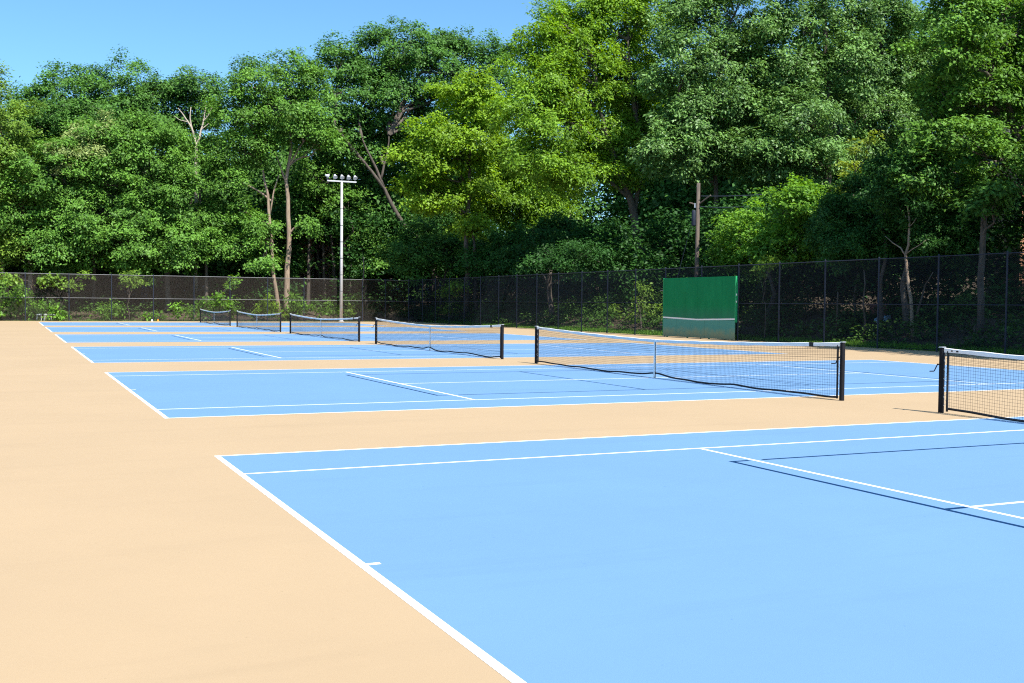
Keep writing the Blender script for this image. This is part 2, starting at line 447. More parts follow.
# back fence, runs along X
bx0 = -14.0
bp = [at(px, 300, 'Y', FY)[0] for px in (69, 111.6, 153.5, 194, 230, 267.6, 304, 340)]
pp = [bx0] + [bp[0]-3.2*i for i in (4, 3, 2, 1)] + bp + [at(362.6, 300, 'Y', FY)[0], 28.9]
fence('tall chain link fence across the far end of the courts, behind the smallest nets',
      lambda s, z_: (bx0+s, FY, z_), FX-bx0, [(x-bx0, .034, 0) for x in pp]+[(FX-bx0-.01, .05, .05)], M['galv'], M['wire'])
fy0 = 6.0
ry = [20.5, 23.74, 26.97, 30.28, 33.46, 36.64, 39.85, 43.32, 46.49, 49.76, 53.04, 56.29, 59.55, 62.8, 65.99, 69.4, 72.7, 76.0, 79.2, 82.4]
ry = [20.5-3.24*i for i in (4, 3, 2, 1)] + ry
fence('tall dark chain link fence along the right side of the courts, behind the green board',
      lambda s, z_: (FX, fy0+s, z_), FY-.12-fy0, [(y-fy0, .036, 0) for y in ry], M['fencepost'], M['wire_shaded'])

# ------------------------------------------------------------------ practice board
BX = FX-.16; y0, y1 = 36.66, 43.22
t = empty('practice_board', (BX, y0, 0)); tag(t, 'green tennis practice board with a white net line, standing against the right fence', 'practice wall')
Lb = y1-y0; HB = 3.22; NL = 1.0
up = MB()
npan = 6
for i in range(npan):
    a, c_ = Lb*i/npan, Lb*(i+1)/npan-.006
    up.bbox(-.02, .02, a, c_, NL+.0, HB, .003)
up.build('upper_panel', M['board'], t)
lo = MB()
for i in range(5):
    a, c_ = Lb*i/5, Lb*(i+1)/5-.012
    lo.bbox(-.022, .018, a, c_, .03, NL-.004, .003)
lo.build('lower_panel', M['board_low'], t)
nl = MB()          # painted net line, slightly lower in the middle
for a, b_ in ((0, Lb/2), (Lb/2, Lb)):
    za, zb = (1.03, .955) if a == 0 else (.955, 1.03)
    i = len(nl.V); nl.V += [(-.026, a, za), (-.026, b_, zb), (-.026, b_, zb+.075), (-.026, a, za+.075), (-.019, a, za), (-.019, b_, zb), (-.019, b_, zb+.075), (-.019, a, za+.075)]
    nl.F += [(i, i+3, i+2, i+1), (i, i+1, i+5, i+4), (i+3, i+7, i+6, i+2), (i, i+4, i+7, i+3), (i+1, i+2, i+6, i+5)]
nl.build('net_line', M['tape'], t)
ed = MB(); ed.bbox(-.03, .10, -.045, -.002, .9, HB+.01, .004); ed.build('edge_trim', M['board_edge'], t)
ed = MB(); ed.bbox(-.03, .10, Lb+.002, Lb+.03, .03, HB+.01, .004); ed.build('edge_trim', M['board_edge'], t)
for y in np.linspace(.3, Lb-.3, 4):
    MB().bbox(.022, .10, y-.04, y+.04, 0, HB-.1, .004).build('stud', M['board_edge'], t)
for z_ in (.62, 2.55):
    MB().tube([(.03, Lb+.03, z_), (.06, Lb+.42, z_)], .03, 8).build('bracket', M['galv'], t)
for z_ in (1.95, 2.3):
    MB().bbox(-.005, .05, -.065, -.047, z_-.05, z_+.05, .004).build('end_plate', M['tape'], t)

# ------------------------------------------------------------------ floodlight pole
pb = at(341.2, 319, 'Y', 85.45); PX = pb[0]
ptop = at(341.5, 181.5, 'Y', 85.45)[2]
t = empty('floodlight_pole', (PX, 85.45, 0)); tag(t, 'tall pale floodlight pole with five lamps on its crossbar, beside the back fence', 'floodlight')
MB().tube([(0, 0, 0), (0, 0, ptop*.5), (0, 0, ptop)], [.15, .125, .10], 14).build('pole', M['pole_paint'], t, True)
MB().lathe([(.26, 0), (.26, .05), (.17, .07), (.16, .22), (.15, .24)], 14).build('base_collar', M['pole_paint'], t)
for z_ in np.arange(1.2, ptop-1, 1.45):
    MB().lathe([(.158-.0045*z_, z_), (.164-.0045*z_, z_+.02), (.164-.0045*z_, z_+.06), (.158-.0045*z_, z_+.08)], 14).build('pole_band', M['galv'], t)
s_ = depth((PX, 85.45, 8))/FPX
MB().bbox(-15*s_, 15*s_, -.06, .06, ptop-.05, ptop+.07, .01).build('crossbar', M['lamp_white'], t)
for i, dx in enumerate((-15.6, -7.3, 0, 7, 14)):
    tilt = Matrix.Rotation(R(140), 4, 'X') if i else Matrix.Rotation(R(105), 4, 'Y')
    b0 = Vector((dx*s_*.97, -.05, ptop+.42))
    fl = MB(); fl.lathe([(.04, -.20), (.09, -.18), (.11, -.08), (.18, .06), (.20, .12), (.20, .14), (.19, .14)], 18, Matrix.Translation(b0) @ tilt)
    fo = fl.build('floodlight', M['lamp_white'], t, True)
    MB().lathe([(.184, .142), (.14, .155), (.001, .16)], 18, Matrix.Translation(b0) @ tilt).build('lens', M['glass'], fo)
    MB().tube([(dx*s_*.95, 0, ptop+.06), (dx*s_*.97, 0, ptop+.25), (b0.x, b0.y, b0.z-.08)], .035, 6).build('yoke', M['galv'], fo)

# ------------------------------------------------------------------ utility pole and lines
UX = 34.2
ub = at(696.6, 276, 'X', UX); ut = at(698.6, 183, 'X', UX)
d_ = (ut-ub)/(ut[2]-ub[2]); gz = ground_h(UX, ub[1]); ug = ub + d_*(gz-.2-ub[2])
t = empty('utility_pole', (0, 0, 0)); t.location = tuple(ug); tag(t, 'weathered brown wooden utility pole rising behind the green practice board', 'utility pole')
up_ = ut-ug
MB().tube([(0, 0, 0), up_*.5, up_], [.14, .12, .10], 12).build('pole', M['pole_wood'], t, True)
pz = lambda py: at(697.8, py, 'X', UX)-ug
c0 = pz(218)
MB().lathe([(.001, -.48), (.10, -.46), (.12, -.40), (.12, .36), (.10, .42), (.04, .46), (.001, .47)], 14, Matrix.Translation(Vector((c0[0]-.22, c0[1]+.09, c0[2])))).build('transformer', M['fencepost'], t, True)
c1 = pz(205)
MB().tube([c1+(-.30, .4, .15), c1+(.0, 0, .0), c1+(.25, -.9, .5)], .045, 6).build('bracket', M['pole_wood'], t)
MB().tube([c1+(-.1, .12, -.15), c1+(-.1, .12, .1)], .05, 8).build('insulator', M['tape'], t)
t2 = MB(); g0 = at(696, 206, 'X', UX); g1 = at(677.5, 277, 'X', UX-.6); g1 = g1 + (g1-g0)*(0.55)
t2.tube([g0, g1], .014, 5); tag(t2.build('guy_wire', M['fencepost']), 'thin dark guy wire slanting down left from the utility pole', 'wire')
for (pa, pb_, xx, lb) in (((701, 196), (786, 191.5), 40.5, 'upper overhead cable running right from the utility pole into the trees'),
                          ((700, 206.5), (752, 204.8), 40.0, 'lower overhead cable running right from the utility pole into the trees')):
    A = at(*pa, 'X', UX); B = at(*pb_, 'X', xx); B = A + (B-A)*1.15
    pts = [A + (B-A)*q + np.array([0, 0, -.35*4*q*(1-q)*.3]) for q in np.linspace(0, 1, 9)]
    m_ = MB(); m_.tube(pts, .022, 5); tag(m_.build('overhead_cable', M['fencepost']), lb, 'cable')

# ------------------------------------------------------------------ houses glimpsed through the wood
def house(cx, cy_, rz, wx, dy, h, wm, label):
    t = empty('house', (cx, cy_, ground_h(cx, cy_)-.3), rz); tag(t, label, 'house')
    MB().box(-wx/2, wx/2, -dy/2, dy/2, 0, h).build('wall', wm, t)
    rf = MB(); e = .4; i = 0
    rf.V += [(-wx/2-e, -dy/2-e, h+.003), (wx/2+e, -dy/2-e, h+.003), (wx/2+e, dy/2+e, h+.003), (-wx/2-e, dy/2+e, h+.003), (-wx/2-e, 0, h+2.4), (wx/2+e, 0, h+2.4)]
    rf.F += [(0, 1, 5, 4), (2, 3, 4, 5), (0, 4, 3), (1, 2, 5), (0, 3, 2, 1)]
    rf.build('roof', M['roof'], t)
    for lx in np.arange(-wx/2+1.6, wx/2-1, 2.8):
        for lz in (1.2, 4.0):
            if lz+1.3 > h: continue
            f_ = MB().box(lx-.55, lx+.55, -dy/2-.05, -dy/2-.003, lz-.08, lz+1.35).build('window', M['trim'], t)
            MB().box(lx-.46, lx+.46, -dy/2-.06, -dy/2-.052, lz, lz+1.26).build('pane', M['pane'], f_)
hp = at(322, 262, 'Y', 113); house(hp[0]-.5, 116, 0, 9, 7, 6.6, M['house_wall'], 'pinkish house glimpsed between the dark trunks behind the floodlight pole')
hp = at(1030, 205, 'X', 47); house(51.0, 32.2, R(-35), 9, 7, 7.4, M['brick'], 'orange brick house glimpsed through leaves at the right edge')

# reddish panel and pale sheet in the brush
q0 = at(878, 309, 'X', 37.5)
t = empty('rusty_panel', tuple(q0)); tag(t, 'dull reddish brown panel on posts half hidden in brush behind the right fence', 'panel')
zb = ground_h(q0[0], q0[1])-q0[2]
MB().bbox(-.03, .03, -.62, .55, -.28, .22, .005).build('panel', M['rust'], t)
for y in (-.5, .45): MB().bbox(.034, .09, y-.04, y+.04, zb-.1, .18, .004).build('post', M['pole_wood'], t)
q1 = at(882.5, 316.5, 'X', 37.0)
m_ = MB(); rr = random.Random(3)
for j in range(4):
    for i in range(7): m_.V.append((q1[0]-.25+.17*j, q1[1]-.30+.1*i, q1[2]-.09+.05*j + rr.uniform(-.04, .05)))
for j in range(3):
    for i in range(6): a = j*7+i; m_.F.append((a, a+1, a+8, a+7))
nb = len(m_.V)
m_.V += [(v[0], v[1], v[2]-.28 if i < nb-7 else v[2]-.2) for i, v in enumerate(list(m_.V))]
m_.F += [tuple(nb+k for k in f[::-1]) for f in list(m_.F)]
for i in range(6): m_.F.append((i+1, i, nb+i, nb+i+1)); a = 21+i; m_.F.append((a, a+1, nb+a+1, nb+a))
for j in range(3): a = j*7; m_.F.append((a, a+7, nb+a+7, nb+a)); a = j*7+6; m_.F.append((a+7, a, nb+a, nb+a+7))
tag(m_.build('plastic_sheet', M['tarp']), 'crumpled pale blue plastic sheet below the reddish panel in the brush', 'plastic sheet')

# three white stools behind the back fence, two marker cones before it
def stool(px, lb):
    p = at(px, 318, 'Y', 87.2); g = ground_h(p[0], 87.2)
    t = empty('white_stool', (p[0], 87.2, g), rng.uniform(-.3, .3)); tag(t, lb, 'stool', 'white stools behind the back fence')
    MB().bbox(-.19, .19, -.19, .19, .50, .60, .02).build('seat', M['white_plastic'], t)
    for sx in (-1, 1):
        for sy in (-1, 1): MB().tube([(sx*.17, sy*.17, 0), (sx*.14, sy*.14, .50)], [.028, .024], 6).build('leg', M['white_plastic'], t)
stool(39, 'leftmost of three low white plastic stools behind the back fence')
stool(46.3, 'middle one of three low white plastic stools behind the back fence')
stool(52.8, 'rightmost of three low white plastic stools behind the back fence')
for px, m_, cn in ((152, 'white_plastic', 'white'), (158, 'orange', 'orange')):
    p = at(px, 321, 'Y', 85.6)
    o = MB().lathe([(.11, 0), (.11, .015), (.085, .022), (.035, .15), (.025, .155), (.001, .155)], 14).build('marker_cone', M[m_], None, True)
    o.location = (p[0], 85.6, .001); tag(o, f'small {cn} marker cone at the foot of the back fence', 'cone')

# ------------------------------------------------------------------ foliage
def unit(v): return v/(np.linalg.norm(v, axis=-1, keepdims=True)+1e-9)
def leaf_quads(C, Rd, Out, n_per, size, ratio, flat, updir=.9, tintc=None, droop=.3, spread=.28):
    """C clump centres, Rd clump radii, Out outward directions -> verts (N*4,3), tint (N)"""
    N = len(C); cnt = np.maximum(8, (n_per*(Rd/np.mean(Rd))**2)).astype(int)
    idx = np.repeat(np.arange(N), cnt); T = len(idx)
    # twigs: sub-centres inside the clump, leaves gathered about them
    ntw = 9
    tw = unit(rng.normal(size=(N, ntw, 3)))*rng.uniform(.25, 1., (N, ntw, 1))**.6
    tj = rng.integers(0, ntw, T)
    off = tw[idx, tj] + rng.normal(size=(T, 3))*spread
    rad2 = off[:, 0]**2+off[:, 1]**2
    off[:, 2] = off[:, 2]*flat - droop*rad2*.55 + .1
    P = C[idx] + off*Rd[idx, None]
    up = np.array([0, 0, 1.])
    nrm = unit(updir*(.62*up + .62*SUNV) + .45*Out[idx] + rng.normal(size=(T, 3))*.5)
    tg = rng.normal(size=(T, 3))*.8 + off*.7 - up*.35
    tg = unit(tg - nrm*np.sum(tg*nrm, 1, keepdims=True)); bt = np.cross(nrm, tg)
    Ls = (size*rng.uniform(.6, 1.3, T))[:, None]; Ws = Ls*ratio
    k = rng.uniform(.38, .55, T)[:, None]
    V = np.empty((T, 4, 3))
    V[:, 0] = P; V[:, 2] = P + tg*Ls - nrm*Ls*.12
    V[:, 1] = P + tg*Ls*k + bt*Ws*.5 + nrm*Ls*.07; V[:, 3] = P + tg*Ls*k - bt*Ws*.5 + nrm*Ls*.07
    base = rng.uniform(.15, .85, N) if tintc is None else tintc
    tint = np.clip(base[idx]*.6 + rng.uniform(0, .5, T), 0, 1)
    return V.reshape(-1, 3), tint
def quad_mesh(name, V, tint, m, parent=None):
    n_ = len(V)//4; me = bpy.data.meshes.new(name)
    me.vertices.add(n_*4); me.vertices.foreach_set('co', V.astype(np.float32).ravel())
    me.loops.add(n_*4); me.loops.foreach_set('vertex_index', np.arange(n_*4, dtype=np.int32))
    me.polygons.add(n_); me.polygons.foreach_set('loop_start', np.arange(0, n_*4, 4, dtype=np.int32))
    try: me.polygons.foreach_set('loop_total', np.full(n_, 4, dtype=np.int32))
    except Exception: pass
    a = me.attributes.new('tint', 'FLOAT', 'FACE'); a.data.foreach_set('value', tint.astype(np.float32))
    me.materials.append(m); me.update(); me.validate()
    o = bpy.data.objects.new(name, me); COL.objects.link(o)
    if parent: o.parent = parent
    return o
NLEAF = 0
SUNV = np.array([sv.x, sv.y, sv.z])
def lobes_to_clumps(lobes, cr, back=.45, under=.55):
    """clump centres on the outer shell of a union of ellipsoids (world centres, radii)"""
    C = []; O = []
    for k, (c, r_) in enumerate(lobes):
        area = 4*math.pi*((r_[0]*r_[1])**1.6/3+(r_[0]*r_[2])**1.6/3+(r_[1]*r_[2])**1.6/3)**(1/1.6)
        n_ = max(7, int(area/(cr*cr*1.8)))
        u = unit(rng.normal(size=(n_, 3)))
        tocam = unit((CAM-c)*np.array([1, 1, .0])); sg = np.array([sv.x, sv.y, sv.z])
        face = u @ tocam
        keep = (rng.random(n_) < np.where((face < -.25) & (u @ sg < .2), back, 1)) & (rng.random(n_) < np.where(u[:, 2] < -.45, under, 1))
        u = u[keep]; q = np.where(rng.random(len(u)) < .17, rng.uniform(1.1, 1.34, len(u)), rng.uniform(.55, 1.12, len(u)))[:, None]
        p = c + u*q*r_
        ok = np.ones(len(p), bool)
        for j, (c2, r2) in enumerate(lobes):
            if j != k: ok &= (np.sum(((p-c2)/r2)**2, 1) > .42) | (rng.random(len(p)) < .22)
        C.append(p[ok]); O.append(u[ok])
    return np.concatenate(C), np.concatenate(O)
def limb(mb, a, b_, r0, r1, wig=.06, n_=5, seg=6):
    a = np.asarray(a, float); b_ = np.asarray(b_, float); L_ = np.linalg.norm(b_-a)
    pts = []
    for i in range(n_+1):
        q = i/n_; p = a+(b_-a)*q
        if 0 < i < n_: p = p + rng.normal(size=3)*L_*wig*math.sin(math.pi*q)
        p = p + np.array([0, 0, L_*.10*math.sin(math.pi*q)])
        pts.append(p)
    mb.tube(pts, [r0+(r1-r0)*i/n_ for i in range(n_+1)], seg, cap=False)
    return pts
def tree(name, label, cat, axis, val, lobes, base_px, leafkey, bark_m='bark_grey', trunk_r=.3, cr_px=10, leaf_px=2.8, dens=1., ratio=.55, flat=.6,
         stems=None, group=None, fork=.45, spreadz=1., updir=.9, branches=True, trunkname='trunk', twigs=.35, droop=.3, stem_off=0.):
    """lobes: (px, py, rx_px, ry_px[, depth offset m]) surveyed on the plane; base_px: where the stem meets the ground"""
    global NLEAF
    W = []
    for lb in lobes:
        dz = lb[4] if len(lb) > 4 else rng.uniform(-1.2, 1.2)
        c = at(lb[0], lb[1], axis, val+dz); s = depth(c)/FPX
        rx, rz = lb[2]*s, lb[3]*s; W.append((c, np.array([rx, rx*.95, rz])*1.0))
    mean = np.mean([c for c, _ in W], 0); s = depth(mean)/FPX
    b0 = at(base_px, 315, axis, val+stem_off); b0[2] = ground_h(b0[0], b0[1])-.15
    t = empty(name, tuple(b0)); tag(t, label, cat, group)
    cr = cr_px*s
    C, O = lobes_to_clumps(W, cr)
    Rd = cr*rng.uniform(.5, 1.45, len(C))
    size = leaf_px*s
    area1 = size*size*ratio*.5
    n_per = dens*math.pi*cr*cr*2.1/area1*.62
    n_per = min(n_per, 640)
    V, ti = leaf_quads(C, Rd, O, n_per, size, ratio, flat, updir, droop=droop)
    NLEAF += len(ti)
    quad_mesh('crown', V-b0, ti, L[leafkey], t)
    # stems and limbs
    mb = MB()
    ztop = max(c[2]+r_[2]*.3 for c, r_ in W)
    if stems is None:
        top = np.array([mean[0], mean[1], b0[2]+(ztop-b0[2])*.8])
        stems_w = [limb(mb, np.zeros(3), top-b0, trunk_r, trunk_r*.3, .03, 8, 9)]
    else:
        stems_w = []
        for st in stems:
            pts = [at(q[0], q[1], axis, val+stem_off)-b0 for q in st[0]]
            if st[1]: pts[0] = np.array([pts[0][0], pts[0][1], ground_h(pts[0][0]+b0[0], pts[0][1]+b0[1])-.2-b0[2]])
            r0, r1 = st[2], st[3]
            # densify with a little wobble
            dn = [pts[0]]
            for a, c_ in zip(pts[:-1], pts[1:]):
                m_ = (a+c_)/2 + rng.normal(size=3)*np.linalg.norm(c_-a)*.02; dn += [m_, c_]
            mb.tube(dn, [r0+(r1-r0)*i/(len(dn)-1) for i in range(len(dn))], 9)
            stems_w.append(dn)
    allp = np.array([p for st in stems_w for p in st])
    hi = allp[(allp[:, 2] > (ztop-b0[2])*fork*.6)]
    if len(hi) == 0: hi = allp[-1:]
    if branches:
        for c, r_ in W:
            tgt = c-b0; dd = np.linalg.norm(hi-tgt, axis=1) + np.maximum(0, hi[:, 2]-tgt[2]+1.5)*1.5
            a = hi[np.argmin(dd)]
            pts = limb(mb, a, tgt, trunk_r*.42, trunk_r*.14, .06, 5, 6)
            sel = np.where(np.sum(((C-c)/r_)**2, 1) < 1.4)[0]
            for k in sel:
                if rng.random() < twigs:
                    st = pts[rng.integers(2, len(pts))]
                    limb(mb, st, C[k]-b0, trunk_r*.12, .012, .07, 3, 4)
    mb.build(trunkname, M[bark_m], t, True)
    return t

# --- back row, left to right
tree('broadleaf_tree', 'yellowish green tree at the left edge, its crown cut by the photo edge', 'tree', 'Y', 94,
     [(2, 125, 30, 36), (-30, 165, 45, 50), (12, 185, 30, 34), (-45, 110, 45, 45), (5, 235, 30, 30), (-40, 230, 40, 40)], 27, 'warm', 'bark_pale', trunk_r=.22,
     stems=[([(27, 322), (29, 302), (30.5, 280), (30, 255), (24, 215), (10, 170)], True, .26, .10), ([(4, 322), (5, 300), (2, 262), (-10, 200)], True, .14, .06)])
tree('broadleaf_tree', 'tall dark round topped tree forming the skyline at the far left', 'tree', 'Y', 104,
     [(38, 108, 28, 20), (62, 100, 26, 26), (80, 92, 22, 24), (100, 98, 22, 20), (128, 90, 23, 26), (150, 104, 26, 22), (168, 100, 18, 20), (90, 128, 55, 30), (140, 135, 35, 28), (30, 135, 26, 24)], 92, 'deep', trunk_r=.4)
tree('maple_tree', 'broad green maple spreading behind the back fence, left of the pale twin trunks', 'tree', 'Y', 92.5,
     [(100, 165, 40, 30), (52, 175, 36, 32), (150, 165, 36, 32), (125, 200, 46, 34), (75, 215, 44, 34), (168, 205, 40, 36), (200, 175, 20, 30), (25, 215, 28, 30), (120, 240, 44, 26), (178, 244, 34, 26), (55, 250, 40, 22), (206, 228, 18, 26), (110, 140, 30, 24), (140, 262, 28, 12), (150, 135, 26, 22)], 168, 'maple', trunk_r=.28, cr_px=11, flat=.56,
     stems=[([(168, 322), (168, 300), (167, 270), (163, 230), (155, 190)], True, .30, .14), ([(206, 321), (206.5, 290), (206, 250), (200, 205)], True, .20, .08),
            ([(150, 255), (142, 215), (128, 180)], False, .13, .05), ([(172, 262), (160, 222), (150, 200)], False, .12, .05)])
tree('seeding_tree', 'tree hung with pale cream seed clusters at the upper left', 'tree', 'Y', 90.8,
     [(85, 136, 18, 9), (66, 152, 16, 9), (102, 130, 14, 8), (95, 152, 14, 8), (112, 120, 10, 7), (74, 168, 12, 7), (84, 146, 12, 8)], 166, 'seed', trunk_r=.16, dens=.5, cr_px=6, branches=False, stem_off=4,
     stems=[([(92, 322), (92, 240), (88, 150)], True, .16, .06)])
tree('broadleaf_tree', 'dark crown peaking above the bare dead branches on the left skyline', 'tree', 'Y', 103,
     [(193, 88, 23, 18), (178, 98, 18, 18), (208, 98, 18, 18), (195, 118, 28, 22), (182, 140, 24, 24)], 194, 'deep', trunk_r=.32)
# dead forked branches
def deadtree(name, label, axis, val, stems, bm, base_px, cat='tree'):
    b0 = at(base_px, 316, axis, val); b0[2] = ground_h(b0[0], b0[1])-.2
    t = empty(name, tuple(b0)); tag(t, label, cat); mb = MB()
    for pts, r0, r1 in stems:
        P = [at(q[0], q[1], axis, val + (q[2] if len(q) > 2 else 0))-b0 for q in pts]
        if pts is stems[0][0]: P[0] = np.zeros(3)
        dn = [P[0]]
        for a, c_ in zip(P[:-1], P[1:]): dn += [(a+c_)/2+rng.normal(size=3)*np.linalg.norm(c_-a)*.03, c_]
        mb.tube(dn, [r0+(r1-r0)*i/(len(dn)-1) for i in range(len(dn))], 7)
    mb.build('trunk', M[bm], t, True)
deadtree('dead_tree', 'bare bleached dead branches forking out of the left treetops', 'Y', 98.5,
         [([(196, 320), (196, 240), (196, 160), (196, 142)], .2, .12), ([(196, 146), (193, 132), (188, 122), (182, 113), (178, 108)], .13, .03), ([(193, 132), (190, 118), (191, 107)], .09, .03),
          ([(196, 146), (201, 130), (204, 118), (206, 104)], .12, .03), ([(203, 122), (209, 114), (212, 106)], .06, .02), ([(201, 130), (208, 124), (213, 122)], .05, .015), ([(188, 122), (180, 120), (174, 116)], .05, .015)], 'bark_dead', 196)
tree('maple_tree', 'maple with two tall pale trunks standing just behind the back fence', 'tree', 'Y', 91.5,
     [(262, 88, 30, 26), (292, 82, 28, 24), (240, 112, 24, 26), (315, 100, 22, 28), (278, 112, 34, 26), (232, 148, 20, 26), (300, 128, 28, 20), (252, 150, 24, 18), (256, 232, 20, 15), (240, 212, 14, 14), (226, 250, 14, 16), (262, 262, 18, 10), (300, 225, 14, 10), (322, 150, 16, 18), (226, 180, 12, 20)], 283, 'maple', 'bark_pale', trunk_r=.26, cr_px=11, flat=.56,
     stems=[([(279.5, 320), (276, 290), (272, 262), (270, 225), (268, 195), (262, 165), (256, 140)], True, .20, .08), ([(286.5, 321), (287, 285), (289, 250), (288, 215), (286, 180), (291, 150), (290, 125)], True, .30, .10),
            ([(287, 185), (280, 165), (274, 150)], False, .10, .04), ([(290, 165), (299, 148), (308, 136)], False, .10, .04), ([(270, 215), (274, 190), (279, 175)], False, .09, .04)])
tree('oak_tree', 'very large dark green tree with a leaning trunk behind the floodlight pole', 'tree', 'Y', 101,
     [(342, 72, 28, 28), (372, 58, 30, 27), (405, 54, 32, 27), (440, 56, 30, 26), (470, 66, 28, 28), (492, 80, 24, 26), (360, 95, 36, 28), (400, 92, 38, 28), (445, 94, 38, 30), (340, 118, 26, 28), (378, 125, 32, 22), (430, 128, 30, 24), (330, 150, 22, 24), (480, 112, 26, 26), (505, 62, 14, 18), (372, 150, 22, 14)], 424, 'deep', trunk_r=.42, leaf_px=3.0, stem_off=-3.2,
     stems=[([(438, 318), (432, 262), (419, 240), (403, 224), (392, 205), (384, 188), (372, 172), (358, 155)], True, .33, .13), ([(384, 188), (376, 168), (367, 150), (362, 138)], False, .18, .06), ([(381, 180), (384, 165), (388, 148), (389, 135)], False, .14, .05), ([(358, 155), (346, 140), (334, 126)], False, .18, .06)])
tree('understory_tree', 'shaded young tree in the gap right of the pale trunks', 'tree', 'Y', 100,
     [(318, 200, 18, 22), (340, 200, 20, 18), (362, 240, 16, 16), (385, 250, 18, 14), (372, 264, 20, 8), (310, 175, 16, 16)], 352, 'maple', trunk_r=.14, dens=.6, cr_px=9)
tree('understory_tree', 'low dark green tree under the yellow green crown at the fence corner', 'tree', 'Y', 89.5,
     [(405, 258, 26, 16), (440, 250, 30, 20), (475, 252, 30, 20), (420, 235, 20, 14), (500, 258, 26, 16)], 440, 'deep', trunk_r=.16, dens=.8)
tree('maple_tree', 'bright yellow green maple lit by the sun, in the middle of the tree line', 'tree', 'Y', 80,
     [(470, 92, 20, 20), (456, 112, 22, 20), (482, 110, 24, 22), (438, 138, 24, 20), (468, 140, 26, 22), (425, 165, 24, 18), (455, 170, 28, 22), (420, 192, 22, 14), (450, 205, 26, 18), (478, 185, 22, 24), (468, 225, 18, 12), (412, 150, 14, 12)], 466, 'yellow', trunk_r=.28, ratio=.6, cr_px=12, flat=.52, leaf_px=3.2,
     stems=[([(466, 318), (468, 268), (466, 235), (470, 190), (468, 140)], True, .28, .1), ([(477, 318), (476, 270), (474, 240), (470, 215)], True, .17, .08)])
# --- right row, along the side fence
tree('ash_tree', 'tall bright green tree with long drooping leaves, highest against the sky', 'tree', 'Y', 66.0,
     [(546, 18, 13, 13), (536, 36, 15, 12), (560, 42, 16, 14), (590, 12, 24, 26), (625, 15, 30, 30), (655, 25, 26, 34), (580, 55, 28, 26), (615, 62, 32, 28), (550, 85, 28, 24, -1.5), (590, 98, 34, 26), (635, 90, 34, 32), (525, 115, 26, 26, -1.5), (560, 128, 32, 24, -1.5), (605, 135, 34, 26), (540, 165, 32, 26, -1.5), (580, 172, 32, 22), (622, 165, 28, 26), (655, 130, 26, 32), (536, 70, 24, 20), (570, 25, 20, 20), (605, 35, 26, 26), (540, 100, 26, 22)], 640, 'ash', 'bark_grey', trunk_r=.34, ratio=.42, leaf_px=3.6, stem_off=-1.7, cr_px=11.5, flat=.6, updir=.65, dens=1.1, droop=.5,
     stems=[([(640, 320), (640, 262), (638, 240), (634, 215), (629, 195), (622, 178), (612, 150)], True, .42, .2), ([(630, 198), (620, 190), (610, 182), (602, 176)], False, .18, .07), ([(634, 212), (638, 190), (642, 170), (640, 140)], False, .22, .1), ([(612, 150), (600, 110), (595, 60)], False, .2, .08), ([(640, 140), (632, 90), (628, 40)], False, .2, .08)])
tree('oak_tree', 'grey green oak crown left of the dark trunk, above the practice board', 'tree', 'Y', 59.5,
     [(690, 20, 36, 34), (735, 15, 34, 32), (680, 70, 32, 34), (720, 65, 36, 32), (760, 55, 32, 34), (690, 115, 34, 30), (730, 110, 36, 30), (665, 150, 28, 28), (705, 150, 32, 24), (745, 150, 34, 24), (690, 172, 24, 14), (775, 95, 28, 30)], 712, 'oak', trunk_r=.34, leaf_px=3.6, ratio=.5, cr_px=11, flat=.7,
     stems=[([(712, 322), (712, 240), (716, 205), (714, 165), (718, 110), (722, 50)], True, .2, .14), ([(714, 165), (700, 135), (688, 115), (678, 108)], False, .14, .05), ([(718, 110), (740, 90), (765, 75)], False, .13, .05)])
tree('oak_tree', 'big oak with a dark upright trunk showing high in its crown, upper right', 'tree', 'Y', 56.0,
     [(800, 20, 34, 34), (845, 15, 34, 32), (885, 25, 32, 34), (790, 70, 32, 32), (850, 65, 30, 30), (888, 75, 30, 32), (800, 120, 34, 28), (838, 125, 26, 26), (880, 120, 32, 28), (775, 150, 32, 24), (812, 165, 34, 22), (790, 180, 28, 14), (905, 60, 22, 36), (850, 155, 22, 22)], 826, 'oak', trunk_r=.34, leaf_px=3.6, ratio=.5, cr_px=11, flat=.7,
     stems=[([(828, 325), (828, 240), (828, 170), (827, 110), (826, 60), (824, 15), (820, -30)], True, .34, .13), ([(826, 62), (818, 45), (808, 32)], False, .10, .04), ([(827, 90), (840, 76), (858, 66)], False, .1, .04), ([(827, 78), (850, 52), (880, 48)], False, .09, .03)])
tree('maple_tree', 'sunlit maple filling the upper right corner, its branches hanging low', 'tree', 'Y', 27.5,
     [(960, 15, 34, 30), (1005, 5, 34, 32), (1040, 30, 34, 40), (945, 55, 26, 28), (985, 55, 36, 30), (1020, 80, 34, 32), (950, 100, 28, 28), (990, 108, 34, 28), (1030, 130, 34, 34), (935, 140, 26, 26), (968, 150, 32, 26), (1005, 160, 32, 22), (925, 175, 24, 22), (955, 190, 28, 18), (1060, 90, 40, 50), (985, 190, 24, 14), (1062, 140, 30, 22)], 1045, 'maple', trunk_r=.24, leaf_px=4.0, cr_px=14, flat=.5, ratio=.62)
tree('grey_trunk_tree', 'straight grey bare trunk rising behind the fence near the right edge', 'tree', 'X', 35.0,
     [(985, 205, 20, 14), (1000, 195, 18, 12)], 981, 'deep', trunk_r=.15, leaf_px=4.8, stems=[([(979, 345), (981, 300), (982, 260), (983.5, 225), (985, 200)], True, .15, .11)])
